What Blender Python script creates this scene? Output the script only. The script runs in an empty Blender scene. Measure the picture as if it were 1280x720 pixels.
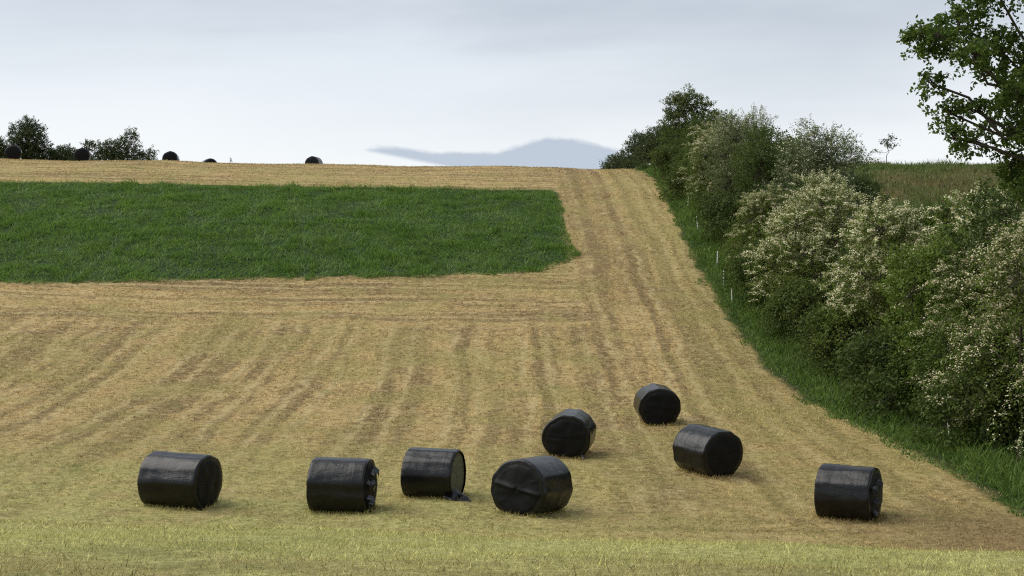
import bpy, math
import numpy as np
from mathutils import Vector, Matrix, noise as mnoise

R = math.radians
scene = bpy.context.scene
COL = scene.collection

# ------------------------------------------------------------------ helpers
def tag(o, label=None, cat=None, group=None, kind=None):
    if label: o['label'] = label
    if cat: o['category'] = cat
    if group: o['group'] = group
    if kind: o['kind'] = kind
    return o

def mesh_np(name, V, F, mats, parent=None, smooth=False, midx=None):
    """V (n,3), F (m,k) array of one polygon size, or a list of such arrays."""
    V = np.asarray(V, np.float32)
    Fs = F if isinstance(F, list) else [F]
    Fs = [np.asarray(f, np.int32) for f in Fs if len(f)]
    me = bpy.data.meshes.new(name)
    me.vertices.add(len(V)); me.vertices.foreach_set('co', V.ravel())
    loops = np.concatenate([f.ravel() for f in Fs])
    tot = np.concatenate([np.full(len(f), f.shape[1], np.int32) for f in Fs])
    start = np.concatenate([[0], np.cumsum(tot)[:-1]]).astype(np.int32)
    me.loops.add(len(loops)); me.loops.foreach_set('vertex_index', loops)
    me.polygons.add(len(tot)); me.polygons.foreach_set('loop_start', start)
    if smooth: me.polygons.foreach_set('use_smooth', np.ones(len(tot), bool))
    for m in (mats if isinstance(mats, (list, tuple)) else [mats]): me.materials.append(m)
    if midx is not None: me.polygons.foreach_set('material_index', np.asarray(midx, np.int32))
    me.update(calc_edges=True); me.validate()
    o = bpy.data.objects.new(name, me); COL.objects.link(o)
    if parent is not None: o.parent = parent
    return o

def empty(name, loc, rot=None):
    o = bpy.data.objects.new(name, None); COL.objects.link(o)
    o.location = loc; o.empty_display_size = 0.3
    if rot is not None: o.rotation_euler = rot
    return o

def copy_tree(o, parent=None):
    c = o.copy(); COL.objects.link(c)
    if parent is not None: c.parent = parent
    for ch in list(o.children): copy_tree(ch, c)
    return c

# ------------------------------------------------------------------ terrain
KY = np.array([-400,-60,-20,  0,   8,    12,   16,   18,   22,   26,   28,   30,   33,   38,   44,   50,  60,  70, 80, 90, 100, 108, 115, 122, 130, 150, 200, 400, 1500], float)
KZ = np.array([ 40,  7,  1,-1.45,-1.78,-2.30,-2.92,-3.37,-4.25,-4.85,-4.96,-4.93,-4.83,-4.45,-4.10,-3.4,-1.5, 0.7,3.2,5.6, 7.85,9.05,9.85,10.3,10.5,10.0, 5.0,-15,-70], float)
def _slopes(x, y):
    h = np.diff(x); d = np.diff(y)/h
    m = np.zeros_like(y); m[0] = d[0]; m[-1] = d[-1]
    for i in range(1, len(x)-1):
        if d[i-1]*d[i] > 0:
            w1 = 2*h[i]+h[i-1]; w2 = h[i]+2*h[i-1]
            m[i] = (w1+w2)/(w1/d[i-1]+w2/d[i])
    return m
KM = _slopes(KY, KZ)
def prof(y):
    y = np.clip(np.asarray(y, float), KY[0], KY[-1]-1e-6)
    i = np.clip(np.searchsorted(KY, y, side='right')-1, 0, len(KY)-2)
    h = KY[i+1]-KY[i]; t = (y-KY[i])/h
    return ((1+2*t)*(1-t)**2*KZ[i] + t*(1-t)**2*h*KM[i] + t*t*(3-2*t)*KZ[i+1] + t*t*(t-1)*h*KM[i+1])
def hgt(x, y):
    x = np.asarray(x, float); y = np.asarray(y, float)
    z = prof(y)
    tilt = -0.016*np.clip(x, -90, 14)
    far = np.clip((y-40)/60, 0, 1)
    tilt = tilt + np.where(x > 14, far*0.28*np.tanh(np.maximum(x-14, 0)/10), 0)
    bump = 0.035*np.sin(0.9*x+0.4*y)*np.sin(0.55*y-0.3*x) + 0.02*np.sin(2.1*x+1.0)*np.sin(1.7*y+.5)
    bump = bump + 0.10*np.sin(0.21*x+1.3)*np.sin(0.13*y+.4)*np.clip(y/60, 0, 1)
    bump = bump + 0.05*np.sin(0.45*x+2)*np.clip((y-100)/10, 0, 1)
    lx = np.clip((6-x)/9, 0, 1)
    dip = .42*np.exp(-((y-22)/4.0)**2)*lx*lx*(3-2*lx)
    return z + tilt + bump + dip
def H(x, y): return float(hgt(x, y))
def normal_at(x, y, e=0.6):
    return Vector((-(H(x+e, y)-H(x-e, y))/(2*e), -(H(x, y+e)-H(x, y-e))/(2*e), 1)).normalized()

# the standing crop and the verge: edges shared by ground colour and blades
def crop_front(x): return 69.8 + 0.16*(x-0) - np.clip((-x)/40, 0, 1)*0 + np.where(x > -1, (np.maximum(x+1, 0))**2*0.2, 0)
CROP_BACK = 94.0
CROP_X = 3.3
def sstep(v, a, b):
    t = np.clip((v-a)/(b-a), 0, 1); return t*t*(3-2*t)
def verge_x(y): return 9.3 + 1.9*sstep(y, 56, 34) + .7*sstep(y, 74, 100)

# ------------------------------------------------------------------ node helpers
class NT:
    def __init__(s, nt): s.nt = nt
    def new(s, t, **kw):
        n = s.nt.nodes.new(t)
        for k, v in kw.items(): setattr(n, k, v)
        return n
    def put(s, sock, v):
        if isinstance(v, bpy.types.NodeSocket): s.nt.links.new(v, sock)
        else:
            if hasattr(sock.default_value, '__len__') and len(sock.default_value) == 4 and len(v) == 3: v = (*v, 1)
            sock.default_value = v
    def m(s, op, a, b=None, c=None, clamp=False):
        n = s.new('ShaderNodeMath', operation=op, use_clamp=clamp)
        s.put(n.inputs[0], a)
        if b is not None: s.put(n.inputs[1], b)
        if c is not None: s.put(n.inputs[2], c)
        return n.outputs[0]
    def mix(s, f, a, b, mode='MIX'):
        n = s.new('ShaderNodeMix', data_type='RGBA', blend_type=mode)
        s.put(n.inputs['Factor'], f); s.put(n.inputs[6], a); s.put(n.inputs[7], b)
        return n.outputs[2]
    def fmix(s, f, a, b):
        n = s.new('ShaderNodeMix', data_type='FLOAT')
        s.put(n.inputs['Factor'], f); s.put(n.inputs[2], a); s.put(n.inputs[3], b)
        return n.outputs[0]
    def xyz(s, v):
        n = s.new('ShaderNodeSeparateXYZ'); s.put(n.inputs[0], v); return n.outputs
    def vec(s, x, y, z=0.0):
        n = s.new('ShaderNodeCombineXYZ')
        for i, v in enumerate((x, y, z)): s.put(n.inputs[i], v)
        return n.outputs[0]
    def noise(s, v, scale=1, detail=4, rough=.55, dist=0):
        n = s.new('ShaderNodeTexNoise')
        if v is not None: s.put(n.inputs['Vector'], v)
        n.inputs['Scale'].default_value = scale; n.inputs['Detail'].default_value = detail
        n.inputs['Roughness'].default_value = rough; n.inputs['Distortion'].default_value = dist
        return n.outputs['Fac']
    def step(s, v, a, b):
        n = s.new('ShaderNodeMapRange', interpolation_type='SMOOTHSTEP')
        s.put(n.inputs['Value'], v); s.put(n.inputs['From Min'], a); s.put(n.inputs['From Max'], b)
        return n.outputs[0]
    def pos(s): return s.new('ShaderNodeNewGeometry').outputs['Position']
    def island(s): return s.new('ShaderNodeNewGeometry').outputs['Random Per Island']

def material(name):
    m = bpy.data.materials.new(name); m.use_nodes = True
    nt = m.node_tree; nt.nodes.clear()
    k = NT(nt)
    out = k.new('ShaderNodeOutputMaterial')
    b = k.new('ShaderNodeBsdfPrincipled')
    nt.links.new(b.outputs[0], out.inputs[0])
    return m, k, b, out

def field_colour(k):
    """Colour of the cut field, the same for the soil sheet and for the stubble on it."""
    P = k.pos(); X, Y, Z = k.xyz(P)
    wob = k.m('MULTIPLY', k.m('SUBTRACT', k.noise(P, .12, 3), .5), 3.0)
    Xw = k.m('ADD', X, k.m('MULTIPLY', wob, .45)); Yw = k.m('ADD', Y, wob)
    up = k.noise(k.vec(k.m('MULTIPLY', Xw, .62), k.m('MULTIPLY', Y, .018), 0), 1, 4, .6)      # rows that run up the hill
    up2 = k.noise(k.vec(k.m('MULTIPLY', Xw, 1.7), k.m('MULTIPLY', Y, .03), 4), 1, 3, .6)
    ac = k.noise(k.vec(k.m('MULTIPLY', X, .03), k.m('MULTIPLY', Yw, .45), 2), 1, 4, .6)        # headland rows across
    ac2 = k.noise(k.vec(k.m('MULTIPLY', X, .08), k.m('MULTIPLY', Yw, 1.3), 7), 1, 3, .6)
    low = k.step(Yw, 33, 28)
    left = k.step(Xw, 4.2, 2.6)
    mid = k.m('MULTIPLY', k.m('MULTIPLY', k.step(Yw, 57, 62), left), 1.0)
    head = k.m('MAXIMUM', low, mid)
    rows = k.fmix(head, k.fmix(.4, up, up2), k.fmix(.4, ac, ac2))
    rows = k.m('ADD', k.m('MULTIPLY', k.m('SUBTRACT', rows, .5), 1.8), .5)
    pat = k.noise(P, .9, 8, .68, .4)
    fine = k.noise(P, 5.5, 6, .75)
    big = k.noise(P, .07, 3, .5)
    straw = k.mix(k.step(fine, .3, .72), (.39, .272, .108), (.66, .49, .235))
    brown = k.mix(k.step(fine, .3, .7), (.165, .114, .053), (.32, .232, .110))
    olive = k.mix(k.step(fine, .3, .7), (.225, .21, .068), (.49, .43, .165))
    green = k.mix(k.step(fine, .3, .7), (.11, .15, .04), (.30, .31, .10))
    dash = k.noise(P, 4.2, 4, .72, .4)
    dash2 = k.noise(P, 1.3, 5, .72, .5)
    brk = k.noise(P, .35, 4, .6)
    def lines(coord, period, ph):
        fr = k.m('ABSOLUTE', k.m('SUBTRACT', k.m('FRACT', k.m('ADD', k.m('DIVIDE', coord, period), ph)), .5))
        return k.step(fr, .075, .02), k.m('MULTIPLY', k.step(fr, .10, .16), k.step(fr, .27, .18))
    ja = k.m('MULTIPLY', k.m('SUBTRACT', k.noise(P, .5, 4, .6), .5), .9)
    dlu, llu = lines(k.m('ADD', k.m('ADD', X, k.m('MULTIPLY', wob, .3)), ja), 2.6, .15)
    dla, lla = lines(k.m('ADD', k.m('ADD', Y, k.m('MULTIPLY', wob, .35)), ja), 2.9, .4)
    dl = k.m('MULTIPLY', k.fmix(head, dlu, dla), k.step(brk, .32, .5))
    ll = k.m('MULTIPLY', k.fmix(head, llu, lla), k.step(brk, .70, .50))
    t = k.m('ADD', k.m('MULTIPLY', rows, .92), k.m('MULTIPLY', pat, .28))
    c = k.mix(k.m('MULTIPLY', k.step(t, .685, .505), .8), straw, brown)
    c = k.mix(k.m('MULTIPLY', dl, .8), c, brown)
    c = k.mix(k.m('MULTIPLY', ll, .75), c, (.60, .48, .25))
    c = k.mix(k.m('MULTIPLY', k.step(dash, .475, .40), .55), c, (.13, .095, .042))  # dark flecks: brown tone plus the shadows of cut grass clumps, painted in
    c = k.mix(k.m('MULTIPLY', k.step(dash2, .47, .37), .6), c, brown)
    c = k.mix(k.m('MULTIPLY', k.step(dash, .53, .61), .5), c, (.60, .50, .27))
    c = k.mix(k.m('MULTIPLY', k.step(dash2, .55, .66), .45), c, (.58, .47, .24))
    # greener where the ground is low and moist
    g = k.m('ADD', k.m('MULTIPLY', big, .55), k.m('MULTIPLY', k.noise(P, .42, 5, .62), .75))
    lowy = k.step(Y, 60, 30)
    gf = k.step(k.m('ADD', g, k.m('MULTIPLY', lowy, .06)), .59, .78)
    c = k.mix(k.m('MULTIPLY', gf, .55), c, olive)
    c = k.mix(k.m('MULTIPLY', k.step(lowy, .1, 1.0), .14), c, olive)
    gg = k.step(k.m('ADD', k.noise(P, .3, 5, .65, .3), k.m('MULTIPLY', lowy, .03)), .655, .74)
    c = k.mix(k.m('MULTIPLY', gg, .75), c, green)
    # the lane by the hedge is a little greyer and greener
    lane = k.m('MULTIPLY', k.step(Xw, 6.2, 7.6), k.step(Y, 30, 45))
    c = k.mix(k.m('MULTIPLY', lane, .3), c, olive)
    strip = k.m('MULTIPLY', k.m('MULTIPLY', k.step(Xw, 3.0, 3.8), k.step(Xw, 6.9, 6.2)), k.step(Yw, 60, 72))
    c = k.mix(k.m('MULTIPLY', strip, k.m('MULTIPLY', k.step(pat, .40, .58), .55)), c, brown)
    # worn brown earth at the right end of the bottom headland
    worn = k.m('MULTIPLY', k.m('MULTIPLY', k.step(k.m('ADD', X, k.m('MULTIPLY', wob, .8)), 6.0, 9.5), k.step(Y, 34, 29.5)), k.step(Y, 18, 21))
    c = k.mix(k.m('MULTIPLY', worn, .75), c, brown)
    ll2 = k.m('MULTIPLY', k.step(k.m('ADD', Y, k.m('MULTIPLY', wob, 2.0)), 41, 29), k.step(k.m('ADD', X, k.m('MULTIPLY', wob, 1.5)), 6, -3))
    c = k.mix(k.m('MULTIPLY', ll2, k.m('ADD', .35, k.m('MULTIPLY', k.step(pat, .40, .58), .55))), c, k.mix(k.step(fine, .32, .68), (.27, .27, .085), (.60, .57, .235)))
    # the pale top of the near bank
    near = k.step(k.m('ADD', Y, k.m('MULTIPLY', wob, 2.0)), 26, 17)
    pale = k.mix(k.step(k.noise(P, 9, 6, .75), .34, .66), (.28, .275, .088), (.62, .60, .25))
    dk = k.step(k.m('ADD', k.m('MULTIPLY', k.noise(P, 1.3, 6, .7), .8), k.m('MULTIPLY', k.step(Y, 13.5, 8.5), .18)), .43, .60)
    pale = k.mix(k.m('MULTIPLY', dk, .42), pale, brown)
    pale = k.mix(k.m('MULTIPLY', k.step(k.noise(P, .55, 5, .6), .5, .66), .38), pale, green)
    c = k.mix(near, c, pale)
    return c, P, X, Y, Xw, Yw, fine, pat

# ------------------------------------------------------------------ materials
def mat_ground():
    m, k, b, out = material('field_soil')
    c, P, X, Y, Xw, Yw, fine, pat = field_colour(k)
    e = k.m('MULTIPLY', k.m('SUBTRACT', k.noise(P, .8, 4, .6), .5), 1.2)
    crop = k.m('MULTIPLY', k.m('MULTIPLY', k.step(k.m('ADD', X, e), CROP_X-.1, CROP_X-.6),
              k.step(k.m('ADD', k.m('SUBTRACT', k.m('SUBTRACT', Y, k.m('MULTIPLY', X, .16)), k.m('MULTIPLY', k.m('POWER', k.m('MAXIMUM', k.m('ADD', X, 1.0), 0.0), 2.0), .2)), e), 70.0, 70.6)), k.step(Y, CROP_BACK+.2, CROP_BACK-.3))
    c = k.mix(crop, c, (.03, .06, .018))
    vx = k.m('ADD', k.m('ADD', 9.3, k.m('MULTIPLY', k.step(Y, 56, 34), 1.9)), k.m('MULTIPLY', k.step(Y, 74, 100), .7))
    verge = k.step(k.m('SUBTRACT', k.m('ADD', X, e), vx), 0, .5)
    c = k.mix(verge, c, (.05, .075, .022))
    rough = k.step(k.m('ADD', X, e), 17, 19)
    c = k.mix(rough, c, k.mix(k.step(k.noise(P, .25, 5, .6), .4, .6), (.085, .095, .03), (.17, .125, .055)))
    c = k.mix(1.0, c, (.82, .80, .76), 'MULTIPLY')
    k.put(b.inputs['Base Color'], c); b.inputs['Roughness'].default_value = .95
    b.inputs['Specular IOR Level'].default_value = .15
    bp = k.new('ShaderNodeBump'); bp.inputs['Strength'].default_value = .9; bp.inputs['Distance'].default_value = .10
    k.put(bp.inputs['Height'], k.m('ADD', fine, k.m('MULTIPLY', pat, 1.2)))
    k.put(b.inputs['Normal'], bp.outputs[0])
    return m

def add_translucent(k, b, out, col, f):
    t = k.new('ShaderNodeBsdfTranslucent'); k.put(t.inputs['Color'], col)
    mx = k.new('ShaderNodeMixShader'); mx.inputs[0].default_value = f
    k.nt.links.new(b.outputs[0], mx.inputs[1]); k.nt.links.new(t.outputs[0], mx.inputs[2])
    k.nt.links.new(mx.outputs[0], out.inputs[0])

def mat_stubble():
    m, k, b, out = material('cut_stubble')
    c = field_colour(k)[0]
    r = k.island()
    c = k.mix(1.0, c, k.mix(r, (.52, .52, .50), (1.6, 1.55, 1.45)), 'MULTIPLY')
    k.put(b.inputs['Base Color'], c); b.inputs['Roughness'].default_value = .75
    b.inputs['Specular IOR Level'].default_value = .2
    add_translucent(k, b, out, c, .2)
    return m

def mat_blades(name, stops, scale=.25, trans=.3, rough=.55):
    """grass whose colour drifts over the ground and differs from blade to blade"""
    m, k, b, out = material(name)
    P = k.pos()
    n = k.noise(P, scale, 5, .65, .3)
    n2 = k.noise(P, scale*7, 3, .6)
    c = k.mix(k.step(n, .35, .65), stops[0], stops[1])
    c = k.mix(k.m('MULTIPLY', k.step(n2, .45, .72), .6), c, stops[2])
    c = k.mix(1.0, c, k.mix(k.island(), (.55, .55, .55), (1.4, 1.4, 1.3)), 'MULTIPLY')
    k.put(b.inputs['Base Color'], c); b.inputs['Roughness'].default_value = rough
    b.inputs['Specular IOR Level'].default_value = .3
    add_translucent(k, b, out, c, trans)
    return m

def mat_leaf(name, a, c_, scale=.8, trans=.36, rough=.6):
    m, k, b, out = material(name)
    P = k.pos()
    oi = k.new('ShaderNodeObjectInfo').outputs['Random']
    n = k.noise(P, scale, 4, .6)
    f = k.m('ADD', k.m('MULTIPLY', n, .6), k.m('MULTIPLY', k.island(), .5), clamp=True)
    c = k.mix(k.step(f, .25, .85), a, c_)
    c = k.mix(1.0, c, k.mix(oi, (.82, .86, .85), (1.15, 1.1, 1.0)), 'MULTIPLY')
    k.put(b.inputs['Base Color'], c); b.inputs['Roughness'].default_value = rough
    b.inputs['Specular IOR Level'].default_value = .18
    add_translucent(k, b, out, c, trans)
    return m

def mat_blossom(name, a, c_):
    m, k, b, out = material(name)
    c = k.mix(k.island(), a, c_)
    k.put(b.inputs['Base Color'], c); b.inputs['Roughness'].default_value = .8
    b.inputs['Specular IOR Level'].default_value = .1
    add_translucent(k, b, out, c, .25)
    return m

def mat_bark():
    m, k, b, out = material('bark')
    P = k.pos()
    n = k.noise(P, 6, 6, .7)
    k.put(b.inputs['Base Color'], k.mix(n, (.028, .023, .017), (.095, .08, .06)))
    b.inputs['Roughness'].default_value = .95
    bp = k.new('ShaderNodeBump'); bp.inputs['Strength'].default_value = .6; bp.inputs['Distance'].default_value = .03
    k.put(bp.inputs['Height'], k.noise(P, 22, 5, .7)); k.put(b.inputs['Normal'], bp.outputs[0])
    return m

def mat_film(name='black_stretch_film', r0=.15, r1=.34, spec=.38):
    m, k, b, out = material(name)
    tc = k.new('ShaderNodeTexCoord').outputs['Object']
    X, Y, Z = k.xyz(tc)
    # film wound around the bale: fine ridges along the winding, dust in large patches
    ring = k.noise(k.vec(k.m('MULTIPLY', X, 16), k.m('MULTIPLY', Y, 1.4), k.m('MULTIPLY', Z, 1.4)), 1, 5, .65, .3)
    crease = k.noise(k.vec(k.m('MULTIPLY', X, 2.2), k.m('MULTIPLY', Y, 5), k.m('MULTIPLY', Z, 5)), 1.6, 6, .7, .6)
    dust = k.noise(tc, 2.3, 6, .7)
    c = k.mix(k.m('MULTIPLY', k.step(dust, .42, .8), .55), (.0022, .0024, .003), (.009, .0092, .0098))
    k.put(b.inputs['Base Color'], c)
    k.put(b.inputs['Roughness'], k.fmix(dust, r0, r1))
    b.inputs['Specular IOR Level'].default_value = spec
    bp = k.new('ShaderNodeBump'); bp.inputs['Strength'].default_value = .75; bp.inputs['Distance'].default_value = .014
    k.put(bp.inputs['Height'], k.m('ADD', k.m('MULTIPLY', ring, .35), crease)); k.put(b.inputs['Normal'], bp.outputs[0])
    return m

def mat_simple(name, a, c_, scale=10, rough=.7, bump=.3):
    m, k, b, out = material(name)
    tc = k.new('ShaderNodeTexCoord').outputs['Object']
    n = k.noise(tc, scale, 6, .7)
    k.put(b.inputs['Base Color'], k.mix(k.step(n, .3, .7), a, c_)); b.inputs['Roughness'].default_value = rough
    bp = k.new('ShaderNodeBump'); bp.inputs['Strength'].default_value = bump; bp.inputs['Distance'].default_value = .02
    k.put(bp.inputs['Height'], n); k.put(b.inputs['Normal'], bp.outputs[0])
    return m

M = dict(
    ground=mat_ground(), stubble=mat_stubble(), bark=mat_bark(), film=mat_film(), film_end=mat_film('slack_film', .5, .65, .2),
    crop=mat_blades('standing_grass', ((.10, .19, .032), (.14, .235, .046), (.20, .30, .075)), .42, .48),
    verge=mat_blades('verge_grass', ((.085, .160, .028), (.14, .225, .042), (.23, .29, .08)), .5, .5),
    rough=mat_blades('rough_grass', ((.10, .16, .035), (.22, .18, .085), (.17, .20, .06)), .10, .4),
    haw=mat_leaf('hawthorn_leaf', (.07, .118, .020), (.165, .22, .045)),
    dark=mat_leaf('dark_leaf', (.045, .076, .017), (.112, .15, .035)),
    bright=mat_leaf('bright_leaf', (.088, .145, .022), (.17, .235, .045)),
    willow=mat_leaf('willow_leaf', (.090, .125, .050), (.18, .22, .105)),
    oak=mat_leaf('oak_leaf', (.07, .12, .022), (.175, .24, .05), .5, .58),
    far=mat_leaf('far_leaf', (.045, .066, .024), (.10, .125, .045)),
    cream=mat_blossom('cream_blossom', (.60, .57, .32), (.86, .83, .60)),
    pink=mat_blossom('faded_blossom', (.52, .47, .28), (.80, .75, .53)),
    hay=mat_simple('hay_in_net', (.06, .06, .032), (.165, .16, .085), 22, .95, .9),
    white=mat_simple('white_plastic', (.62, .62, .6), (.8, .8, .78), 9, .5, .1),
)

# ------------------------------------------------------------------ ground sheet
def axis(parts):
    out = []
    for a, b_, n in parts: out.append(np.linspace(a, b_, n, endpoint=False))
    return np.concatenate(out + [[parts[-1][1]]])
gx = axis([(-1500, -200, 14), (-200, -60, 28), (-60, -12, 100), (-12, 20, 130), (20, 60, 80), (60, 200, 28), (200, 1500, 14)])
gy = axis([(-300, -20, 20), (-20, 6, 40), (6, 20, 70), (20, 60, 140), (60, 125, 150), (125, 200, 40), (200, 1490, 30)])
GX, GY = np.meshgrid(gx, gy)
V = np.stack([GX.ravel(), GY.ravel(), hgt(GX, GY).ravel()], 1)
nx, ny = len(gx), len(gy)
ii = (np.arange(ny-1)[:, None]*nx + np.arange(nx-1)[None, :]).ravel()
F = np.stack([ii, ii+1, ii+nx+1, ii+nx], 1)
o = mesh_np('ground', V, F, M['ground'], smooth=True)
tag(o, 'hillside hay field, cut to straw stubble in rows that run uphill', 'ground', kind='structure')

# ------------------------------------------------------------------ blades
def blades(name, x, y, rng, length, width, lean, mat, segs=2, zoff=-0.01, droop=0.5, leandir=None):
    n = len(x)
    z = hgt(x, y) + zoff
    az = rng.uniform(0, 2*np.pi, n) if leandir is None else leandir
    ln = np.broadcast_to(length, n)*rng.uniform(.6, 1.25, n)
    w = np.broadcast_to(width, n)*rng.uniform(.7, 1.3, n)
    le = np.clip(np.broadcast_to(lean, n)*rng.uniform(.4, 1.5, n), 0, 1.45)   # angle from vertical
    d = np.stack([np.cos(az), np.sin(az)], 1)
    fa = rng.uniform(0, 2*np.pi, n)
    s = np.stack([np.cos(fa), np.sin(fa), np.zeros(n)], 1)
    base = np.stack([x, y, z], 1)
    def at(t):
        a = le*(1+droop*t)
        a = np.minimum(a, 1.7)
        return base + np.concatenate([d*(np.sin(a)*ln*t)[:, None], (np.cos(a)*ln*t)[:, None]], 1)
    if segs == 1:
        tip = at(1.0)
        V = np.stack([base - s*w[:, None]/2, base + s*w[:, None]/2, tip], 1).reshape(-1, 3)
        F = np.arange(3*n).reshape(n, 3)
        return mesh_np(name, V, F, mat)
    mid = at(.55); tip = at(1.0)
    V = np.stack([base - s*w[:, None]/2, base + s*w[:, None]/2, mid + s*w[:, None]*.42, mid - s*w[:, None]*.42, tip], 1).reshape(-1, 3)
    i0 = np.arange(n)*5
    Q = np.stack([i0, i0+1, i0+2, i0+3], 1); T = np.stack([i0+3, i0+2, i0+4], 1)
    return mesh_np(name, V, [Q, T], mat)

def vnoise(x, y, s, seed=0):
    """cheap smooth value noise, vectorised"""
    rg = np.random.default_rng(seed); T = rg.random((256, 256))
    u = x*s + 1000; v = y*s + 1000
    i = np.floor(u).astype(int); j = np.floor(v).astype(int)
    fu = u-i; fv = v-j; fu = fu*fu*(3-2*fu); fv = fv*fv*(3-2*fv)
    g = lambda a, b_: T[a % 256, b_ % 256]
    return (g(i, j)*(1-fu)+g(i+1, j)*fu)*(1-fv) + (g(i, j+1)*(1-fu)+g(i+1, j+1)*fu)*fv

def scatter(rng, n, x0, x1, y0, y1, keep=None, fan=None):
    x = rng.uniform(x0, x1, n); y = rng.uniform(y0, y1, n)
    m = np.ones(n, bool)
    if fan is not None: m &= np.abs(x) < fan*y + 1.5
    if keep is not None: m &= keep(x, y, rng)
    return x[m], y[m]

def in_crop(x, y, e=0):
    return (x < CROP_X + e + .3 - .032*(y-71) + .5*(vnoise(x, y, .6, 3)-.5)) & (y > crop_front(x) - e + .9*(vnoise(x, y, .7, 4)-.5)) & (y < CROP_BACK + e + .8*(vnoise(x, y, .5, 5)-.5))
def in_verge(x, y):
    return x > verge_x(y) + .15 + .9*(vnoise(x, y, .35, 6)-.5) + .7*(vnoise(x, y, 1.3, 7)-.5)

rng = np.random.default_rng(11)
# stubble and clippings: finer near the camera, coarser up the hill, all one mass
xs, ys, ls, ws, le = [], [], [], [], []
def stub(n, x0, x1, y0, y1, L_, W_, lean, thr=0.0, s=1.0):
    x, y = scatter(rng, n, x0, x1, y0, y1, lambda x, y, r: ~in_crop(x, y, .2) & ~in_verge(x, y) & (vnoise(x, y, s, 21)*.6 + vnoise(x, y, s*3.1, 22)*.4 + r.uniform(-.18, .18, len(x)) > thr), fan=.40)
    xs.append(x); ys.append(y)
    ls.append(np.full(len(x), L_)); ws.append(np.full(len(x), W_)); le.append(np.full(len(x), lean))
stub(210000, -8, 8, 6.5, 19, .042, .007, .7, .30, 2.0)
stub(60000, -8, 8, 6.5, 19, .075, .008, 1.25, .45, 1.3)
stub(9000, -8, 8, 6.5, 19, .11, .008, .5, .52, 1.7)
stub(230000, -16, 12, 19, 42, .075, .017, .9, .38, 1.1)
stub(60000, -16, 12, 19, 42, .12, .022, 1.25, .5, .8)
stub(240000, -28, 12, 42, 70, .10, .030, 1.0, .40, .8)
stub(160000, -46, 12, 70, 122, .12, .05, 1.0, .42, .5)
FEET = [(-7.32, 31.05, -.30), (-3.74, 31.0, -.15), (-1.83, 32.8, -.27), (.42, 31.15, 1.03), (1.55, 38.4, -1.77), (4.53, 43.9, -1.52), (4.98, 36.0, -1.01), (7.42, 31.0, -.50)]
for bx, by, ya in FEET:
    n = 900
    u_ = rng.uniform(-.70, .70, n); v_ = rng.choice([-1, 1], n)*(.34 + np.abs(rng.normal(0, .09, n)))
    sw = rng.random(n) < .3
    u_, v_ = np.where(sw, np.sign(u_)*(.62+np.abs(rng.normal(0, .08, n))), u_), np.where(sw, rng.uniform(-.4, .4, n), v_)
    xs.append(bx + u_*math.cos(ya) - v_*math.sin(ya)); ys.append(by + u_*math.sin(ya) + v_*math.cos(ya))
    ls.append(np.full(n, .12)); ws.append(np.full(n, .016)); le.append(np.full(n, .6))
x, y = np.concatenate(xs), np.concatenate(ys)
o = blades('mown_grass', x, y, rng, np.concatenate(ls), np.concatenate(ws), np.concatenate(le), M['stubble'], segs=1, zoff=-.004)
tag(o, 'short cut stubble and straw clippings covering the mown field', 'mown grass', kind='stuff')

# the uncut block of grass on the hill
x, y = scatter(rng, 380000, -46, 4.2, 62, 96, lambda x, y, r: in_crop(x, y))
hv = .35*vnoise(x, y*1.0, .5, 31) + .65*vnoise(x, y, 1.5, 32)
dirn = 2*np.pi*vnoise(x, y, .55, 33)*2 + rng.normal(0, .8, len(x))
o = blades('long_grass', x, y, rng, (.20+.42*hv*hv+.08*hv), .034, .4+.95*vnoise(x, y, 1.1, 34), M['crop'], segs=2, droop=.9, leandir=dirn)
tag(o, 'block of tall dark green uncut grass on the upper slope', 'long grass', kind='stuff')

# the green strip at the foot of the hedge
x, y = scatter(rng, 135000, 8.8, 17, 24, 122, lambda x, y, r: in_verge(x, y) & ((x < 14.5) | (r.random(len(x)) < .3)))
edge = np.clip((x-verge_x(y))/1.2, .25, 1)
tall = rng.random(len(x)) < .035
vl = np.where(tall, .95, .22+.4*vnoise(x, y, .8, 41)**1.3+.12*vnoise(x, y, 2.5, 42))*edge
o = blades('verge_grass', x, y, rng, vl, np.where(tall, .012, .022+.0003*y), .45, M['verge'], segs=2, droop=.9)
tag(o, 'strip of rank green grass along the foot of the hedge', 'verge grass', kind='stuff')

# the rough field beyond the hedge
x, y = scatter(rng, 90000, 16, 62, 62, 124)
o = blades('rough_grass', x, y, rng, .2+.7*vnoise(x, y, .3, 51)**2, .055, .4, M['rough'], segs=2)
tag(o, 'rough brownish green grass of the field beyond the hedge', 'rough grass', kind='stuff')

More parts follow.
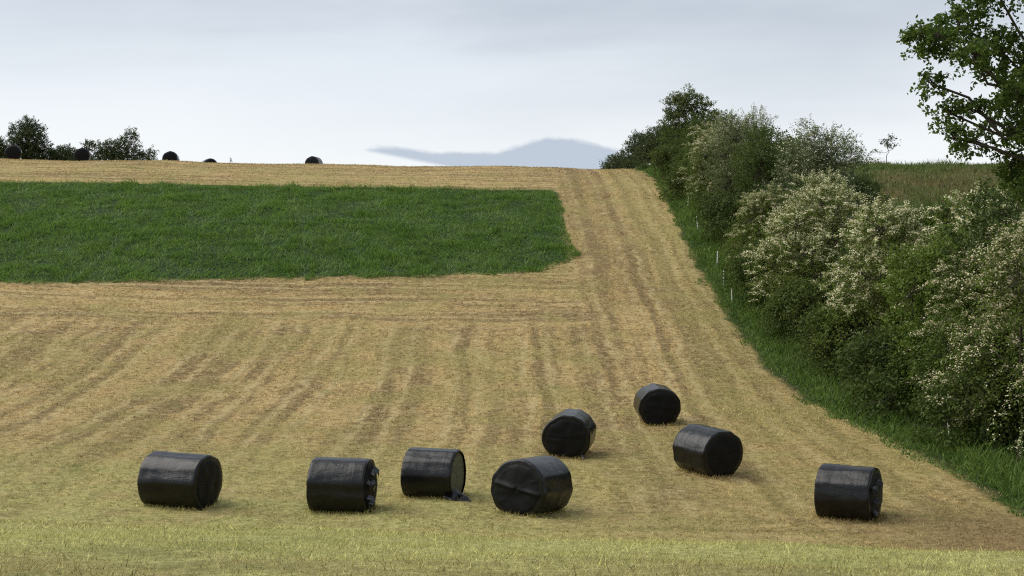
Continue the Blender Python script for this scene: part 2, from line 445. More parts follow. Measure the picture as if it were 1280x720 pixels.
# ------------------------------------------------------------------ woody plants
class Geo:
    def __init__(s): s.V = []; s.F = []; s.n = 0
    def tube(s, pts, r0, r1, sides=6):
        pts = np.asarray(pts, float); n = len(pts)
        rad = np.linspace(r0, r1, n)
        tan = np.gradient(pts, axis=0); tan /= np.linalg.norm(tan, axis=1)[:, None] + 1e-9
        ref = np.array([.31, .52, .79]) if abs(tan[0][2]) < .9 else np.array([1., .2, 0])
        a = np.cross(tan, ref); a /= np.linalg.norm(a, axis=1)[:, None] + 1e-9
        b_ = np.cross(tan, a)
        th = np.arange(sides)/sides*2*np.pi
        ring = pts[:, None, :] + rad[:, None, None]*(a[:, None, :]*np.cos(th)[None, :, None] + b_[:, None, :]*np.sin(th)[None, :, None])
        s.V.append(ring.reshape(-1, 3))
        i, j = np.meshgrid(np.arange(n-1), np.arange(sides), indexing='ij')
        i = i.ravel(); j = j.ravel(); j2 = (j+1) % sides
        s.F.append(np.stack([i*sides+j, i*sides+j2, (i+1)*sides+j2, (i+1)*sides+j], 1) + s.n)
        s.n += n*sides
    def build(s, name, mat, parent): return mesh_np(name, np.concatenate(s.V), np.concatenate(s.F), mat, parent, smooth=True)

def norm(v): return v/(np.linalg.norm(v, axis=-1, keepdims=True)+1e-9)

def leaf_quads(rng, P, Nrm, length, width):
    n = len(P)
    a = norm(np.cross(Nrm, rng.normal(size=(n, 3)))); b_ = np.cross(Nrm, a)
    l = (length*rng.uniform(.65, 1.3, n))[:, None]; w = (width*rng.uniform(.7, 1.25, n))[:, None]
    fold = Nrm*w*.22
    V = np.stack([P - a*l*.5, P + b_*w*.5 + fold, P + a*l*.5, P - b_*w*.5 + fold], 1).reshape(-1, 3)
    return V, np.arange(4*n).reshape(n, 4)

def curve(rng, p0, p1, n=6, wob=.12, sag=0):
    t = np.linspace(0, 1, n)[:, None]
    L = np.linalg.norm(np.asarray(p1)-np.asarray(p0))
    pts = np.asarray(p0)*(1-t) + np.asarray(p1)*t
    off = rng.normal(0, wob*L, (n, 3))*np.sin(t*np.pi)
    pts = pts + off; pts[:, 2] += (np.sin(t*np.pi)*sag*L)[:, 0]
    return pts

def woody(name, seed, blobs, sprays, per, leaf, spray_len, leafmat, stems, trunk_r, blossom=None, droop=.35, up=.5, shell=.55, flower=(0, 0), leaf_w=.55, jit=.11, zw=.85, tw=.012, fl_size=.075):
    """one plant: stems and limbs to every lobe, twigs, and leaf sprays on and in the lobes. blobs rows: x, y, z, rx, ry, rz."""
    rng = np.random.default_rng(seed)
    B = np.asarray(blobs, float)
    root = empty(name, (0, 0, 0))
    g = Geo()
    area = (B[:, 3]*B[:, 4] + B[:, 4]*B[:, 5] + B[:, 3]*B[:, 5])
    heads = []
    for sx, sy in stems:
        lean = rng.normal(0, .12, 2)
        h0 = B[:, 2].min()*.9
        p1 = np.array([sx*1.6+lean[0], sy*1.6+lean[1], max(h0, .6)])
        pts = curve(rng, (sx, sy, -.35), p1, 6, .05)
        g.tube(pts, trunk_r, trunk_r*.72, 8); heads.append(p1)
    heads = np.array(heads)
    for b_ in B:
        i = np.argmin(np.linalg.norm((heads-b_[:3])*np.array([1, 1, .3]), axis=1))
        g.tube(curve(rng, heads[i], b_[:3], 7, .06, .04), trunk_r*.6, trunk_r*.2, 6)
        for q in range(9):
            u = norm(rng.normal(size=3)+np.array([0, 0, .3]))
            e = b_[:3] + u*b_[3:]*rng.uniform(.7, 1.0)
            g.tube(curve(rng, b_[:3], e, 5, .1), trunk_r*.2, tw*.6, 4)
    # sprays
    bi = rng.choice(len(B), sprays, p=area/area.sum())
    u = norm(rng.normal(size=(sprays, 3)) + np.array([0, 0, .15]))
    r = rng.uniform(shell**2, 1.0, sprays)**.5
    p0 = B[bi, :3] + u*B[bi, 3:]*r[:, None]
    d = norm(u*.8 + np.array([0, 0, up]) + rng.normal(0, .35, (sprays, 3)))
    L = spray_len*rng.uniform(.5, 1.25, sprays)
    for q in range(0, sprays, 6):                         # some of the twigs are modelled
        t = np.linspace(0, 1, 4)[:, None]
        pts = p0[q] + d[q]*L[q]*t; pts[:, 2] -= (t[:, 0]**2)*L[q]*droop
        cb = B[bi[q], :3]; pts = np.vstack([cb[None, :], (cb*.55+pts[0]*.45)[None, :] + rng.normal(0, .04, (1, 3)), pts])
        g.tube(pts, tw, tw*.4, 3)
    t = rng.uniform(0, 1, (sprays, per))
    P = p0[:, None, :] + d[:, None, :]*(L[:, None]*t)[:, :, None]
    P[:, :, 2] -= t*t*L[:, None]*droop
    P += rng.normal(0, jit, P.shape)*(1-.45*t[:, :, None])
    Nn = norm(rng.normal(size=P.shape)*.8 + np.array([0, 0, .55]) + u[:, None, :]*.45)
    P = P.reshape(-1, 3); Nn = Nn.reshape(-1, 3)
    ok = P[:, 2] > .05
    V, F = leaf_quads(rng, P[ok], Nn[ok], leaf, leaf*leaf_w)
    g.build('trunk', M['bark'], root)
    mesh_np('crown', V, F, leafmat, root)
    if blossom is not None:
        n, thr = flower
        # flowers sit along the upper, outer sprays, in patches
        zr = (p0[:, 2]-B[:, 2].min())/(np.ptp(B[:, 2])+1e-6)
        lump = rng.random(len(B))[bi]
        sc = u[:, 2]*.55 + (r-.7)*1.2 + zw*zr + lump*.5 + rng.normal(0, .16, sprays)
        sel = np.argsort(-sc)[:int(sprays*thr)]
        t = rng.uniform(.15, 1.05, (len(sel), n))
        Q = p0[sel][:, None, :] + d[sel][:, None, :]*(L[sel][:, None]*t)[:, :, None]
        Q[:, :, 2] -= t*t*L[sel][:, None]*droop
        Q[:, :, 2] += .05 + rng.normal(0, .03, Q.shape[:2]); Q[:, :, :2] += rng.normal(0, .05, Q[:, :, :2].shape)
        Nn = norm(rng.normal(size=Q.shape)*.55 + np.array([0, 0, 1.0]) + u[sel][:, None, :]*.4)
        V, F = leaf_quads(rng, Q.reshape(-1, 3), Nn.reshape(-1, 3), fl_size, fl_size*.8)
        mesh_np('blossom', V, F, blossom, root)
    return root

def lobes(seed, n, R_, Hh, rmin=.7, rmax=1.3, base=.9, top=.75, flat=.85):
    """lobes of a bush of radius R_ and height Hh: a ring low down, closing towards the top"""
    rng = np.random.default_rng(seed); out = []
    for i in range(n):
        f = (i+.5)/n
        z = base + (Hh-base-.6*rmin)*f + rng.normal(0, .15)
        rad = R_*math.sqrt(max(0.03, 1-(f**1.8)*top))
        a = i*2.39996 + rng.normal(0, .4); q = rad*rng.uniform(.35, .8)
        s = rng.uniform(rmin, rmax)*(1.1-.35*f)
        out.append((q*math.cos(a), q*math.sin(a), z, s*rng.uniform(.9, 1.2), s*rng.uniform(.9, 1.2), s*flat*rng.uniform(.85, 1.1)))
    return out

ST = [(0, 0), (.4, .3), (-.4, .25), (.2, -.45), (-.3, -.35)]
PROTO = {}
def proto(key, *a, **k):
    PROTO[key] = woody(*a, **k); PROTO[key]['used'] = 0
proto('haw_full', 'hawthorn_bush', 1, lobes(101, 17, 2.6, 6.4, .95, 1.4), 1500, 22, .105, .75, M['haw'], ST, .09, blossom=M['cream'], flower=(38, .52), zw=.7, fl_size=.066)
proto('haw_some', 'hawthorn_bush', 2, lobes(102, 16, 2.5, 6.2, .9, 1.4), 1500, 22, .105, .8, M['haw'], ST, .09, blossom=M['pink'], flower=(32, .36), zw=.55, droop=.55, fl_size=.066)
proto('haw_droop', 'hawthorn_bush', 3, lobes(103, 17, 2.7, 6.5, .9, 1.35), 1500, 22, .10, .95, M['haw'], ST, .10, blossom=M['pink'], flower=(32, .48), zw=.4, droop=.9, fl_size=.062)
proto('dark', 'dark_bush', 4, lobes(104, 15, 2.5, 6.2, .95, 1.5), 1500, 24, .115, .55, M['dark'], ST, .09)
proto('bright', 'green_bush', 5, lobes(105, 14, 2.1, 6.2, .9, 1.3), 1300, 26, .12, .55, M['bright'], ST, .08)
proto('willow', 'willow_bush', 6, lobes(106, 18, 2.5, 6.6, .85, 1.25), 2100, 24, .12, 1.15, M['willow'], ST, .07, up=.95, droop=.3, leaf_w=.34, jit=.07, blossom=M['cream'], flower=(7, .3))
proto('tall', 'hedge_tree', 7, [(0, 0, 1.6, 1.9, 1.9, 1.2), (.8, .3, 2.6, 1.6, 1.5, 1.1), (-.9, -.3, 2.8, 1.3, 1.4, 1.0), (.3, -.8, 3.4, 1.5, 1.5, 1.0), (-.6, .6, 4.0, 1.3, 1.3, .9),
    (1.4, .1, 3.9, 1.1, 1.2, .8), (-.9, -.1, 4.9, 1.0, 1.1, .8), (.1, .2, 5.3, 1.1, 1.1, .75), (1.1, -.3, 4.9, .9, .9, .7), (-.4, 0, 5.9, .75, .8, .5), (-1.5, .1, 5.3, .5, .6, .35)],
    1100, 24, .13, .6, M['dark'], ST, .11, blossom=M['pink'], flower=(6, .16))
proto('bramble', 'bramble_bush', 8, lobes(108, 8, 1.7, 2.5, .7, 1.0, .4, .6, .8), 700, 22, .11, .6, M['dark'], ST[:3], .03, droop=.8)
proto('farbush', 'round_bush', 9, lobes(109, 12, 2.0, 4.2, .8, 1.2, .7), 900, 22, .14, .6, M['far'], ST, .08)
proto('fartree', 'round_tree', 10, [(0, 0, 2.4, 1.7, 1.6, 1.0), (1.1, .3, 3.1, 1.3, 1.3, .9), (-1.2, -.2, 3.2, 1.2, 1.3, .9), (.2, -.5, 4.1, 1.5, 1.4, .9), (-.6, .5, 4.9, 1.1, 1.1, .7), (.7, .2, 5.0, 1.0, 1.0, .7), (.1, 0, 5.7, .8, .8, .5), (1.8, -.2, 2.4, .9, .9, .7), (-1.9, .2, 2.3, .9, .9, .7)],
    1000, 24, .15, .7, M['far'], ST[:1], .13)

proto('skybush', 'round_bush', 19, [(0, 0, 1.3, 2.3, 1.8, 1.1), (1.5, .2, 2.2, 1.5, 1.3, .9), (1.7, 0, 3.3, .8, .8, .75), (1.9, 0, 4.0, .5, .5, .35), (.4, -.2, 2.7, 1.1, 1.1, .7), (-.9, .2, 2.4, 1.1, 1.1, .7), (-1.7, 0, 2.9, .45, .5, .4),
    (-2.3, .1, 1.3, 1.0, 1.0, .8), (2.9, .1, 1.6, .9, .9, .8), (3.5, 0, 2.5, .35, .4, .25)], 900, 22, .14, .6, M['far'], ST[:4], .08, blossom=M['cream'], flower=(4, .1))
def place(key, x, y, s, rz, label, cat, group, sz=None, dz=0.0):
    p = PROTO[key]
    o = p if not p['used'] else copy_tree(p)
    p['used'] = 1
    o.location = (x, y, H(x, y)-.05+dz); o.rotation_euler = (0, 0, rz); o.scale = (s, s, sz or s)
    tag(o, label, cat, group); return o

HG = 'bushes of the hedge'
# along the hedge from the near end to the skyline
place('haw_droop', 14.7, 37.6, 1.02, .3, 'hawthorn with drooping faded blossom at the near end of the hedge', 'bush', HG)
place('bright', 13.9, 45.0, 1.0, 1.0, 'leafy bright green bush without blossom between two flowering hawthorns', 'bush', HG)
place('haw_full', 13.9, 50.0, 1.06, 2.0, 'hawthorn thick with cream blossom, the whitest bush in the hedge', 'bush', HG)
place('haw_full', 16.4, 48.0, 1.17, 4.4, 'cream flowering hawthorn behind the bright green bush', 'bush', HG)
place('haw_some', 14.0, 41.4, .86, 5.0, 'sparsely flowering hawthorn in front of the bright green bush', 'bush', HG)
place('dark', 14.6, 55.0, .88, 2.6, 'dark leafy bush wedged behind the whitest hawthorn', 'bush', HG)
place('haw_full', 13.2, 60.5, .97, 3.5, 'round topped flowering hawthorn below the wispy grey green willow', 'bush', HG, sz=.96)
place('haw_some', 12.6, 70.0, .74, 1.1, 'smaller hawthorn with scattered blossom below the dark bush of the upper hedge', 'bush', HG)
place('dark', 13.8, 74.5, 1.02, .6, 'broad very dark bush standing high in the middle of the hedge', 'bush', HG, sz=1.08)
place('willow', 15.7, 71.5, 1.08, .2, 'wispy grey green willow with feathery top behind the hedge', 'bush', HG, sz=1.06)
place('willow', 13.6, 83.5, .86, 2.4, 'grey green willow with upright sprays left of the broad dark bush', 'bush', HG, sz=.96)
place('haw_some', 12.5, 86.5, .72, 3.0, 'hawthorn with pale sprays below the tall dark hedge tree', 'bush', HG, sz=.8)
place('dark', 13.6, 95.5, 1.06, 4.0, 'dark bush leaning against the tall hedge tree', 'bush', HG, sz=.82)
place('tall', 13.2, 104.5, 1.0, .15, 'tall dark tree with a knobbly crown, highest in the upper hedge', 'tree', HG, sz=1.02)
place('farbush', 12.5, 113.5, .95, .5, 'mid green bush where the hedge meets the skyline', 'bush', HG)
place('farbush', 12.6, 131.0, 1.0, 2.0, 'rounded green bush left of the tall hedge tree on the skyline', 'bush', HG, sz=1.05)
place('farbush', 12.3, 158.0, 1.25, 3.6, 'farthest hedge bush, half sunk behind the brow of the hill', 'bush', HG, sz=1.45)
place('haw_full', 14.2, 66.0, .93, 5.3, 'flowering hawthorn between the round topped one and the broad dark bush', 'bush', HG)
place('dark', 14.9, 79.0, .98, 1.7, 'dark bush filling the hedge between the two grey green willows', 'bush', HG)
place('haw_some', 13.0, 91.0, .82, 4.6, 'hawthorn with thin blossom at the shoulder of the tall hedge tree', 'bush', HG)
place('haw_some', 15.6, 43.5, 1.02, 2.2, 'pale flowering hawthorn on the far side of the hedge behind the nearest drooping one', 'bush', HG)
place('dark', 15.7, 42.2, 1.2, .9, 'dark leafy bush rising under the oak behind the nearest hawthorns', 'bush', HG)
# low dark growth in front of the hedge
BG = 'brambles along the foot of the hedge'
for x, y, s, rz, lab in [
    (13.8, 39.2, 1.2, .1, 'low dark bramble below the nearest drooping hawthorn'),
    (12.9, 45.5, 1.25, 1.3, 'low dark bramble below the bright green bush'),
    (12.7, 52.0, 1.2, 2.2, 'low dark bramble at the foot of the whitest hawthorn'),
    (12.3, 57.5, 1.15, 3.1, 'dark bramble at the foot of the round topped hawthorn'),
    (12.0, 64.5, 1.3, 4.0, 'tangled dark bramble halfway up the hedge beside the lower white stakes'),
    (11.9, 77.0, 1.25, 5.2, 'dark bramble directly behind the tallest white stake'),
    (11.9, 91.0, 1.2, .7, 'dark bramble below the leaning dark bush in the upper hedge'),
    (11.8, 100.0, 1.1, 1.9, 'uppermost dark bramble, at the foot of the tall hedge tree')]:
    place('bramble', x, y, s, rz, lab, 'bramble', BG)
place('bramble', 20.3, 84.0, 1.15, 2.7, 'dark bramble mound in the rough field right of the willow', 'bramble', 'brambles in the rough field')
place('bramble', 23.6, 79.0, .8, 4.4, 'lower dark bramble mound in the rough field beneath the skyline sapling', 'bramble', 'brambles in the rough field')
# trees beyond the brow on the other side
place('fartree', -49.3, 143.0, 1.0, .4, 'round crowned tree on the skyline, taller of the two clumps', 'tree', 'trees beyond the brow')
place('skybush', -41.0, 143.0, 1.18, .1, 'spreading bush on the skyline between two black bales', 'bush', 'trees beyond the brow')
place('farbush', -43.9, 144.0, .62, 3.2, 'low bush joined to the spreading skyline bush on its bale side', 'bush', 'trees beyond the brow')
place('farbush', -46.0, 145.0, .95, 4.2, 'low dark bush at the foot of the round crowned skyline tree', 'bush', 'trees beyond the brow')
place('farbush', -52.3, 141.0, 1.0, 5.2, 'dark bush at the left edge of the skyline behind a bale', 'bush', 'trees beyond the brow')
place('farbush', -35.6, 150.0, .35, 5.9, 'tiny bush top peeping over the brow beside the spreading bush', 'bush', 'trees beyond the brow')

# the oak over the near end of the hedge
ox, oy = 16.0, 34.0
oz = H(ox, oy)
S = 34/1758.0
def ob(px, py, r, dy=0, fl=.8): return ((px-640)*S-ox, dy*1.8, (360-py)*S-oz, r*.76, r*.76, r*.76*fl)
oakb = [ob(1172, 48, .62), ob(1215, 25, .8, .5), ob(1205, 75, .65, -.4), ob(1262, 60, .95, .3), ob(1258, 118, .8, -.5), ob(1195, 140, .5, .2), ob(1192, 172, .45), ob(1232, 170, .55, .5),
        ob(1272, 165, .6, -.3), ob(1290, 222, .5, .4), ob(1222, 140, .45), ob(1272, 205, .5, .3), ob(1286, 240, .6, -.2), ob(1285, 140, .8, .4), ob(1150, 44, .42), ob(1148, 62, .3), ob(1165, 105, .35), ob(1240, -20, 1.0), ob(1300, 10, 1.2, -.8), ob(1318, 100, .9, 1.0), ob(1345, 180, .9, -.6), ob(1345, 255, .7),
        ob(1380, 60, 1.5, 1.2), ob(1400, 150, 1.4, -1.4), ob(1300, -80, 1.3, .6), ob(1400, -60, 1.6, -1.0), ob(1480, 20, 1.6, .5), ob(1500, 130, 1.5, 1.0), ob(1460, -140, 1.6), ob(1560, -60, 1.6, -.6), ob(1590, 80, 1.4, .8)]
oak = woody('oak_tree', 77, oakb, 2700, 20, .12, .31, M['oak'], [(0, 0)], .13, droop=.5, up=.25, shell=.42, leaf_w=.62, jit=.075, tw=.012)
oak.location = (ox, oy, oz)
tag(oak, 'large oak with dark leaf clusters overhanging the near end of the hedge', 'tree')

# sapling on the skyline of the rough field, small flowering sapling on the verge, weed on the brow
def sapling(name, x, y, hh, seed, mat, n, leaf, label, cat, spread, blossom=None):
    rng = np.random.default_rng(seed)
    root = empty(name, (x, y, H(x, y)))
    g = Geo(); top = np.array([.1*hh, 0, hh])
    g.tube(curve(rng, (0, 0, -.1), top, 7, .03), .012*hh+.006, .005, 5)
    P = []; D = []
    for i in range(n):
        f = rng.uniform(.35, 1); p = top*f
        e = p + np.array([rng.normal(0, spread), rng.normal(0, spread), rng.uniform(.05, .35)*hh*.6])
        g.tube(curve(rng, p, e, 4, .08), .006*hh+.002, .003, 4)
        t = rng.uniform(.3, 1.05, 26)[:, None]
        P.append(p + (e-p)*t + rng.normal(0, leaf*.7, (26, 3)))
    P = np.concatenate(P)
    Nn = norm(rng.normal(size=P.shape) + np.array([0, 0, .5]))
    g.build('trunk', M['bark'], root)
    V, F = leaf_quads(rng, P, Nn, leaf, leaf*.6); mesh_np('crown', V, F, mat, root)
    if blossom is not None:
        Q = P[rng.random(len(P)) < .5] + np.array([0, 0, .02])
        V, F = leaf_quads(rng, Q, norm(rng.normal(size=Q.shape)*.5+np.array([0, 0, 1])), leaf*1.1, leaf*.9); mesh_np('blossom', V, F, blossom, root)
    tag(root, label, cat); return root
sapling('skyline_sapling', 29.5, 111.0, 2.6, 5, M['far'], 12, .15, 'thin airy sapling alone on the skyline of the rough field', 'sapling', .75)
sapling('hawthorn_sapling', 12.75, 35.6, 1.05, 6, M['haw'], 12, .045, 'small flowering hawthorn sapling standing in the verge grass', 'sapling', .2, M['cream'])
sapling('tall_weed', -22.6, 113.0, .42, 7, M['haw'], 4, .06, 'lone weed standing up on the brow between two bales', 'weed', .06)

# ------------------------------------------------------------------ white stakes
def stake(x, y, hh, tilt, label):
    root = empty('fence_stake', (x, y, H(x, y)), (0, tilt, 0))
    g = Geo(); g.tube(np.array([(0, 0, -.15), (0, 0, hh*.5), (.0, 0, hh)]), .03, .024, 8); g.build('post', M['white'], root)
    g = Geo(); g.tube(np.array([(0, -.03, hh*.72), (.0, -.06, hh*.74), (0, -.065, hh*.8), (0, -.04, hh*.83)]), .008, .008, 5); g.build('wire_hook', M['white'], root)
    g = Geo(); g.tube(np.array([(0, 0, hh-.002), (0, 0, hh+.02), (0, 0, hh+.028)]), .034, .018, 8); g.build('cap', M['white'], root)
    tag(root, label, 'stake', 'white stakes in the verge')
stake(10.6, 80.0, .95, -.10, 'tallest white stake, leaning, in the verge up the hedge')
stake(10.5, 72.0, .85, .03, 'white stake next below the tallest one in the verge')
stake(10.2, 68.0, .75, .05, 'short white stake second below the tallest one')
stake(10.1, 64.5, .7, -.04, 'lowest white stake of the row halfway up the verge')
stake(11.0, 88.0, .7, .06, 'faint white stake just above the tallest one, near the dark bramble')
stake(11.1, 94.0, .7, -.03, 'farthest white stake, near the tall hedge tree')
stake(12.95, 41.6, .5, -.12, 'leaning white stake in the verge below the nearest hawthorn')

# ------------------------------------------------------------------ bales
def bale(name, x, y, yaw, seed, label, group, L=1.22, Rr=.625, roll=0.0, hay_end=0, tail=None, sink=.05, fold=None, rag=0):
    rng = np.random.default_rng(seed)
    n = normal_at(x, y)
    ax = Vector((math.cos(yaw), math.sin(yaw), 0)); ax = (ax - n*ax.dot(n)).normalized()
    ay = n.cross(ax)
    Mx = Matrix((ax, ay, n)).transposed().to_4x4()
    root = empty(name, (0, 0, 0)); root.matrix_world = Matrix.Translation((x, y, H(x, y)-sink)) @ Mx
    off = Vector((seed*3.7, seed*1.3, seed*5.1))
    nth = 120
    def shape(s, r, th):
        """a point of the bale skin: s along the axis, r radius fraction, th angle. slack film, flattened foot"""
        lowf = 1 + .012*math.sin(3*th+seed) + .007*math.sin(8*th+seed*2.3+s*.4) + .005*math.sin(13*th+seed*.7-s*.5)
        saw = ((th/(2*math.pi))*3 + s*.16 + seed*.37) % 1.0
        lowf += .012*saw*(1-math.exp(-(1-saw)*40)) if r > .95 else 0
        nf = 11; fa = (th + seed*.31 + s*.05) % (2*math.pi/nf) - math.pi/nf
        lowf *= 1 + .38*(math.cos(math.pi/nf)/math.cos(fa)*1.02 - 1)
        rr = Rr*r*lowf*(1 + .02*math.cos(2*(th-.2)))
        q = mnoise.noise(Vector((s*2.2, math.cos(th)*2.4, math.sin(th)*2.4))+off)*.012 + mnoise.noise(Vector((s*11, math.cos(th)*2.5, math.sin(th)*2.5))+off)*.0055
        rr += q*r
        yy = rr*math.cos(th)*1.02; zz = rr*math.sin(th)
        foot = -Rr*.90
        if zz < foot+.12: zz = foot + .12*math.exp(min(0, (zz-foot-.12)/.12)) if zz < foot+.12 else zz
        return [s, yy, zz+Rr*.92]
    # the wound film: barrel and rounded shoulders
    prof_ = []
    sh = .05
    for a in np.linspace(0, math.pi/2, 7): prof_.append((-L/2+sh*(1-math.sin(a)), 1-sh/Rr*(1-math.cos(a))*1.0))
    left = [(-L/2 + sh - sh*math.cos(a), 1 - sh/Rr*(1-math.sin(a))) for a in np.linspace(0, math.pi/2, 8)]
    left = [(-L/2-.004, .80)] + left
    mid = [(s, 1 + .002*math.sin(s*17+seed)) for s in np.linspace(-L/2+sh, L/2-sh, 24)[1:-1]]
    right = [(-a, b_) for a, b_ in reversed(left)]
    if hay_end: right = right[:-1]
    st = left + mid + right
    V = [shape(s, r, 2*math.pi*i/nth) for s, r in st for i in range(nth)]
    a, b_ = np.meshgrid(np.arange(len(st)-1), np.arange(nth), indexing='ij'); a = a.ravel(); b_ = b_.ravel(); b2 = (b_+1) % nth
    F = np.stack([a*nth+b_, a*nth+b2, (a+1)*nth+b2, (a+1)*nth+b_], 1)
    mesh_np('wrap', V, F, M['film'], root, smooth=True)
    # the ends
    for sg in (-1, 1):
        hay = hay_end and sg > 0
        rings = [.86, .8, .7, .6, .5, .38, .26, .14, .05]
        V = []
        pl = rng.integers(9, 15)
        for q, r in enumerate(rings):
            for i in range(nth):
                th = 2*math.pi*i/nth
                pleat = .0012*math.sin(pl*th+seed+2.5*r+2*math.sin(3*th))*min(1, r*1.6)
                nz = mnoise.noise(Vector((r*math.cos(th)*3, r*math.sin(th)*3, sg*4))+off)*.022 + mnoise.noise(Vector((r*math.cos(th)*1.3+9, r*math.sin(th)*9, sg*4))+off)*.008
                bul = (.012 if not hay else -.06) + .03*(1-(r/.86)**2)
                if q == 0: pleat *= 0; nz *= .2; bul = -.012 if not hay else -.05
                if fold and sg == fold[0]:
                    dd = (r*math.sin(th)-fold[2]*r*math.cos(th)-fold[1])
                    nz += .035*math.exp(-(dd/.07)**2)
                p = shape(sg*(L/2), r*(1.0 if not hay else 1.08), th)
                V.append((sg*(L/2+bul+pleat+nz), p[1], p[2]))
        V.append((sg*(L/2+.03), 0, Rr*.92)); c = len(V)-1
        a, b_ = np.meshgrid(np.arange(len(rings)-1), np.arange(nth), indexing='ij'); a = a.ravel(); b_ = b_.ravel(); b2 = (b_+1) % nth
        Q = np.stack([a*nth+b_, a*nth+b2, (a+1)*nth+b2, (a+1)*nth+b_], 1)
        k0 = (len(rings)-1)*nth
        T = np.stack([k0+np.arange(nth), k0+(np.arange(nth)+1) % nth, np.full(nth, c)], 1)
        if sg < 0: Q = Q[:, ::-1]; T = T[:, ::-1]
        mesh_np('hay_face' if hay else 'end_wrap', V, [Q, T], M['hay'] if hay else M['film_end'], root, smooth=True)
    def sheet(nm, path, widths, wdir, thick=.006):
        """a loose strip of film following a path, rumpled, with thickness"""
        P = np.asarray(path, float); nP = len(P); K = 7
        P2 = np.stack([np.interp(np.linspace(0, nP-1, 22), np.arange(nP), P[:, i]) for i in range(3)], 1)
        w2 = np.interp(np.linspace(0, nP-1, 22), np.arange(nP), widths)
        Vv = []
        for i in range(22):
            for j in range(K):
                f = j/(K-1)-.5
                p = Vector(P2[i]) + Vector(wdir)*float(f*w2[i])
                nn = mnoise.noise_vector(p*6+off)*.03
                Vv.append(p+nn)
        a, b_ = np.meshgrid(np.arange(21), np.arange(K-1), indexing='ij'); a = a.ravel(); b_ = b_.ravel()
        ob_ = mesh_np(nm, [tuple(v) for v in Vv], np.stack([a*K+b_, a*K+b_+1, (a+1)*K+b_+1, (a+1)*K+b_], 1), M['film'], root, smooth=True)
        md = ob_.modifiers.new('thickness', 'SOLIDIFY'); md.thickness = thick
    for tl in (tail or []): sheet(*tl)
    # torn rags of film bunched on one end
    if rag:
        for q in range(rag):
            th = rng.uniform(-1.2, 1.6); r = rng.uniform(.5, .95)*Rr
            sg = 1
            c = np.array([L/2+.02, r*math.cos(th)*(-1 if rng.random() < .7 else 1)*.8, Rr*.92+r*math.sin(th)*.8])
            e = c + np.array([rng.uniform(.05, .13), rng.normal(0, .08), -rng.uniform(.12, .3)])
            sheet('loose_film', [c, (c+e)/2+np.array([.07, 0, .03]), e], [.22, .18, .05], (0, .9, .3))
    tag(root, label, 'silage bale', group)
    return root

FB = 'black wrapped bales at the foot of the field'
# yaw: heading of the bale's +X end (0 = along the hill to the right, negative = turned towards the camera)
bale('silage_bale', -7.32, 31.05, -.30, 1, 'black bale at the far left with its pleated end turned half towards us', FB, L=1.40,
     tail=[('film_tail', [(.58, -.34, .18), (.72, -.4, .08), (.84, -.42, .03)], [.09, .06, .03], (0, 1, .2))])
bale('silage_bale', -3.74, 31.0, -.15, 2, 'black bale with ragged loose film hanging from its end, second from the left', FB, L=1.28, rag=7,
     tail=[('film_tail', [(.62, -.3, .35), (.72, -.34, .15), (.7, -.36, .02)], [.12, .1, .05], (0, 1, .1))])
bale('silage_bale', -1.83, 32.8, -.27, 3, 'black bale with torn open end showing hay and a flap on the ground', FB, L=1.22, Rr=.60, hay_end=1,
     tail=[('film_flap', [(.46, -.40, .24), (.68, -.44, .15), (1.06, -.5, .05)], [.46, .40, .06], (.15, .8, .42)),
           ('film_flap', [(.60, .1, .12), (.68, -.05, .08), (.8, -.2, .04)], [.3, .3, .1], (.3, .9, .1))])
bale('silage_bale', .42, 31.15, -math.pi+1.05-.02, 4, 'black bale with a long fold across its broad end, nearest in the middle', FB, L=1.3, Rr=.665, fold=(1, .02, -.16))
bale('silage_bale', 1.55, 38.4, -math.pi/2-.20, 5, 'black bale with shiny angular top and thin film tail, behind the middle of the row', FB, L=1.15, Rr=.64,
     tail=[('film_tail', [(.5, .42, .22), (.63, .5, .09), (.70, .56, .03)], [.1, .06, .03], (0, 1, .2))], roll=.4)
bale('silage_bale', 4.53, 43.9, -math.pi/2+.05, 6, 'smallest looking black bale, farthest up the slope, round end facing us', FB, L=1.2, Rr=.63)
bale('silage_bale', 4.98, 36.0, -math.pi/2+.42+.14, 7, 'black bale set askew between the farthest one and the one by the verge', FB, L=1.25, Rr=.64)
bale('silage_bale', 7.42, 31.0, -.50, 8, 'black bale on brown ground nearest the hedge, end film crumpled', FB, L=1.2, Rr=.62, rag=4)

SB = 'black wrapped bales on the skyline'
sky = bale('silage_bale', -42.0, 118.5, -math.pi/2+.3, 11, 'black bale on the skyline in front of the round crowned tree', SB, L=1.2, Rr=.64)
for x, y, yaw, lab in [(-37.0, 121.0, .25, 'black bale on the skyline between the round crowned tree and the spreading bush'),
                       (-30.0, 123.6, .1, 'black bale on the skyline alone right of the spreading bush'),
                       (-28.2, 131.0, .4, 'black bale almost hidden behind the brow, only a sliver showing'),
                       (-18.1, 128.5, -.2, 'half hidden black bale on the brow, nearest the distant cloud bank')]:
    c = copy_tree(sky)
    n = normal_at(x, y); a = -math.pi/2 + yaw
    axv = Vector((math.cos(a), math.sin(a), 0)); axv = (axv-n*axv.dot(n)).normalized()
    c.matrix_world = Matrix.Translation((x, y, H(x, y)-.05)) @ Matrix((axv, n.cross(axv), n)).transposed().to_4x4()
    c['label'] = lab

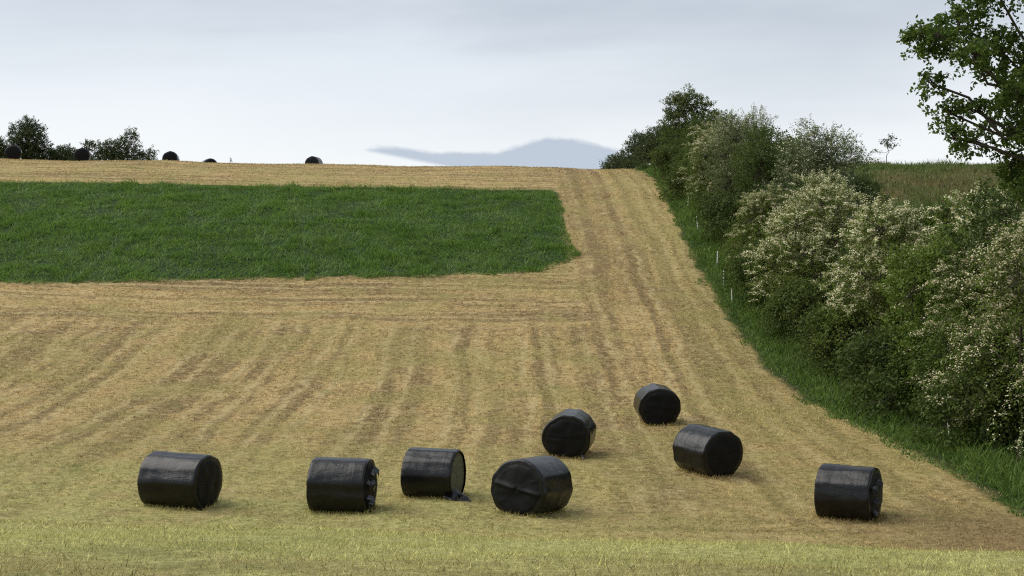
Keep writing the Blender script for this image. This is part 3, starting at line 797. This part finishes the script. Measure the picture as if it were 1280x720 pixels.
# ------------------------------------------------------------------ sky and light
SUN_EL, SUN_AZ = R(48), R(-88)         # azimuth from +Y, towards +X
w = bpy.data.worlds.new('World'); scene.world = w; w.use_nodes = True
nt = w.node_tree; nt.nodes.clear(); k = NT(nt)
out = k.new('ShaderNodeOutputWorld'); bg = k.new('ShaderNodeBackground'); nt.links.new(bg.outputs[0], out.inputs[0])
bg.inputs['Strength'].default_value = .1
sk = k.new('ShaderNodeTexSky'); sk.sky_type = 'NISHITA'; sk.sun_disc = False
sk.sun_elevation = SUN_EL; sk.sun_rotation = SUN_AZ
d = k.new('ShaderNodeTexCoord').outputs['Generated']
X, Y, Z = k.xyz(d)
# overcast deck seen in perspective: project the view direction on a flat layer
zz = k.m('MAXIMUM', k.m('ADD', Z, .10), .02)
deck = k.vec(k.m('DIVIDE', X, zz), k.m('DIVIDE', Y, zz), 0)
deck = k.vec(k.m('ADD', k.m('DIVIDE', X, zz), 2.3), k.m('ADD', k.m('DIVIDE', Y, zz), 5.1), 0)
n1 = k.noise(deck, .30, 6, .55, .5)
n2 = k.noise(k.vec(k.m('MULTIPLY', X, 2.2), Y, k.m('MULTIPLY', Z, 5)), 1.6, 4, .5)
ft = k.m('ADD', k.m('MULTIPLY', n1, .75), k.m('MULTIPLY', n2, .25))
cl = k.mix(k.step(ft, .40, .60), (2.8, 3.03, 3.32), (4.0, 4.2, 4.45))
cl = k.mix(k.step(k.m('ADD', Z, k.m('MULTIPLY', k.m('SUBTRACT', n2, .5),   .12)), .20, .09), cl, (4.75, 4.82, 4.9))
cl = k.mix(.12, cl, sk.outputs[0])
# a blue grey bank of cloud low over the far side of the hill
u = k.m('DIVIDE', X, k.m('MAXIMUM', Y, .05)); v = k.m('DIVIDE', Z, k.m('MAXIMUM', Y, .05))
rag = k.m('MULTIPLY', k.m('SUBTRACT', k.noise(k.vec(k.m('MULTIPLY', u, 34), k.m('MULTIPLY', v, 60), 0), 1, 5, .6), .5), .010)
g1 = k.m('MULTIPLY', k.m('POWER', 2.718, k.m('MULTIPLY', k.m('POWER', k.m('DIVIDE', k.m('SUBTRACT', u, .034), .032), 2.0), -1.0)), .0118)
g2 = k.m('MULTIPLY', k.m('POWER', 2.718, k.m('MULTIPLY', k.m('POWER', k.m('DIVIDE', k.m('ADD', u, .090), .024), 2.0), -1.0)), .0042)
topv = k.m('ADD', k.m('ADD', .0965, k.m('ADD', g1, g2)), rag)
botv = k.m('SUBTRACT', .0985, k.m('MULTIPLY', k.m('MAXIMUM', k.m('ADD', u, .112), 0.0), .2))
inside = k.m('MULTIPLY', k.step(k.m('SUBTRACT', topv, v), -.0014, .0028), k.step(k.m('SUBTRACT', v, botv), -.001, .003))
inside = k.m('MULTIPLY', inside, k.m('MULTIPLY', k.step(u, -.118, -.100), k.step(u, .088, .070)))
inside = k.m('MULTIPLY', inside, k.step(Y, .3, .5))
cl = k.mix(k.m('MULTIPLY', inside, .92), cl, (2.55, 2.92, 3.48))
k.put(bg.inputs['Color'], cl)

sd = bpy.data.lights.new('sun', 'SUN'); sd.energy = 1.5; sd.angle = R(60); sd.color = (1.0, .955, .88)
so = bpy.data.objects.new('sun', sd); COL.objects.link(so)
dv = Vector((math.sin(SUN_AZ)*math.cos(SUN_EL), math.cos(SUN_AZ)*math.cos(SUN_EL), math.sin(SUN_EL)))
so.rotation_euler = (-dv).to_track_quat('-Z', 'Y').to_euler(); so.location = dv*200

# ------------------------------------------------------------------ camera
cam = bpy.data.cameras.new('camera'); co = bpy.data.objects.new('camera', cam); COL.objects.link(co)
cam.sensor_width = 36; cam.lens = 36*1758/1280; cam.clip_start = .1; cam.clip_end = 4000
co.location = (0, 0, 0); co.rotation_euler = (R(90), 0, 0)
scene.camera = co
scene.view_settings.view_transform = 'Standard'; scene.view_settings.look = 'None'
scene.view_settings.exposure = 0.98; scene.view_settings.gamma = 1; scene.view_settings.use_curve_mapping = False
scene.cycles.max_bounces = 6; scene.cycles.diffuse_bounces = 3; scene.cycles.transmission_bounces = 3
scene.cycles.use_denoising = False
scene.cycles.filter_width = 1.15
scene.cycles.sample_clamp_indirect = 4
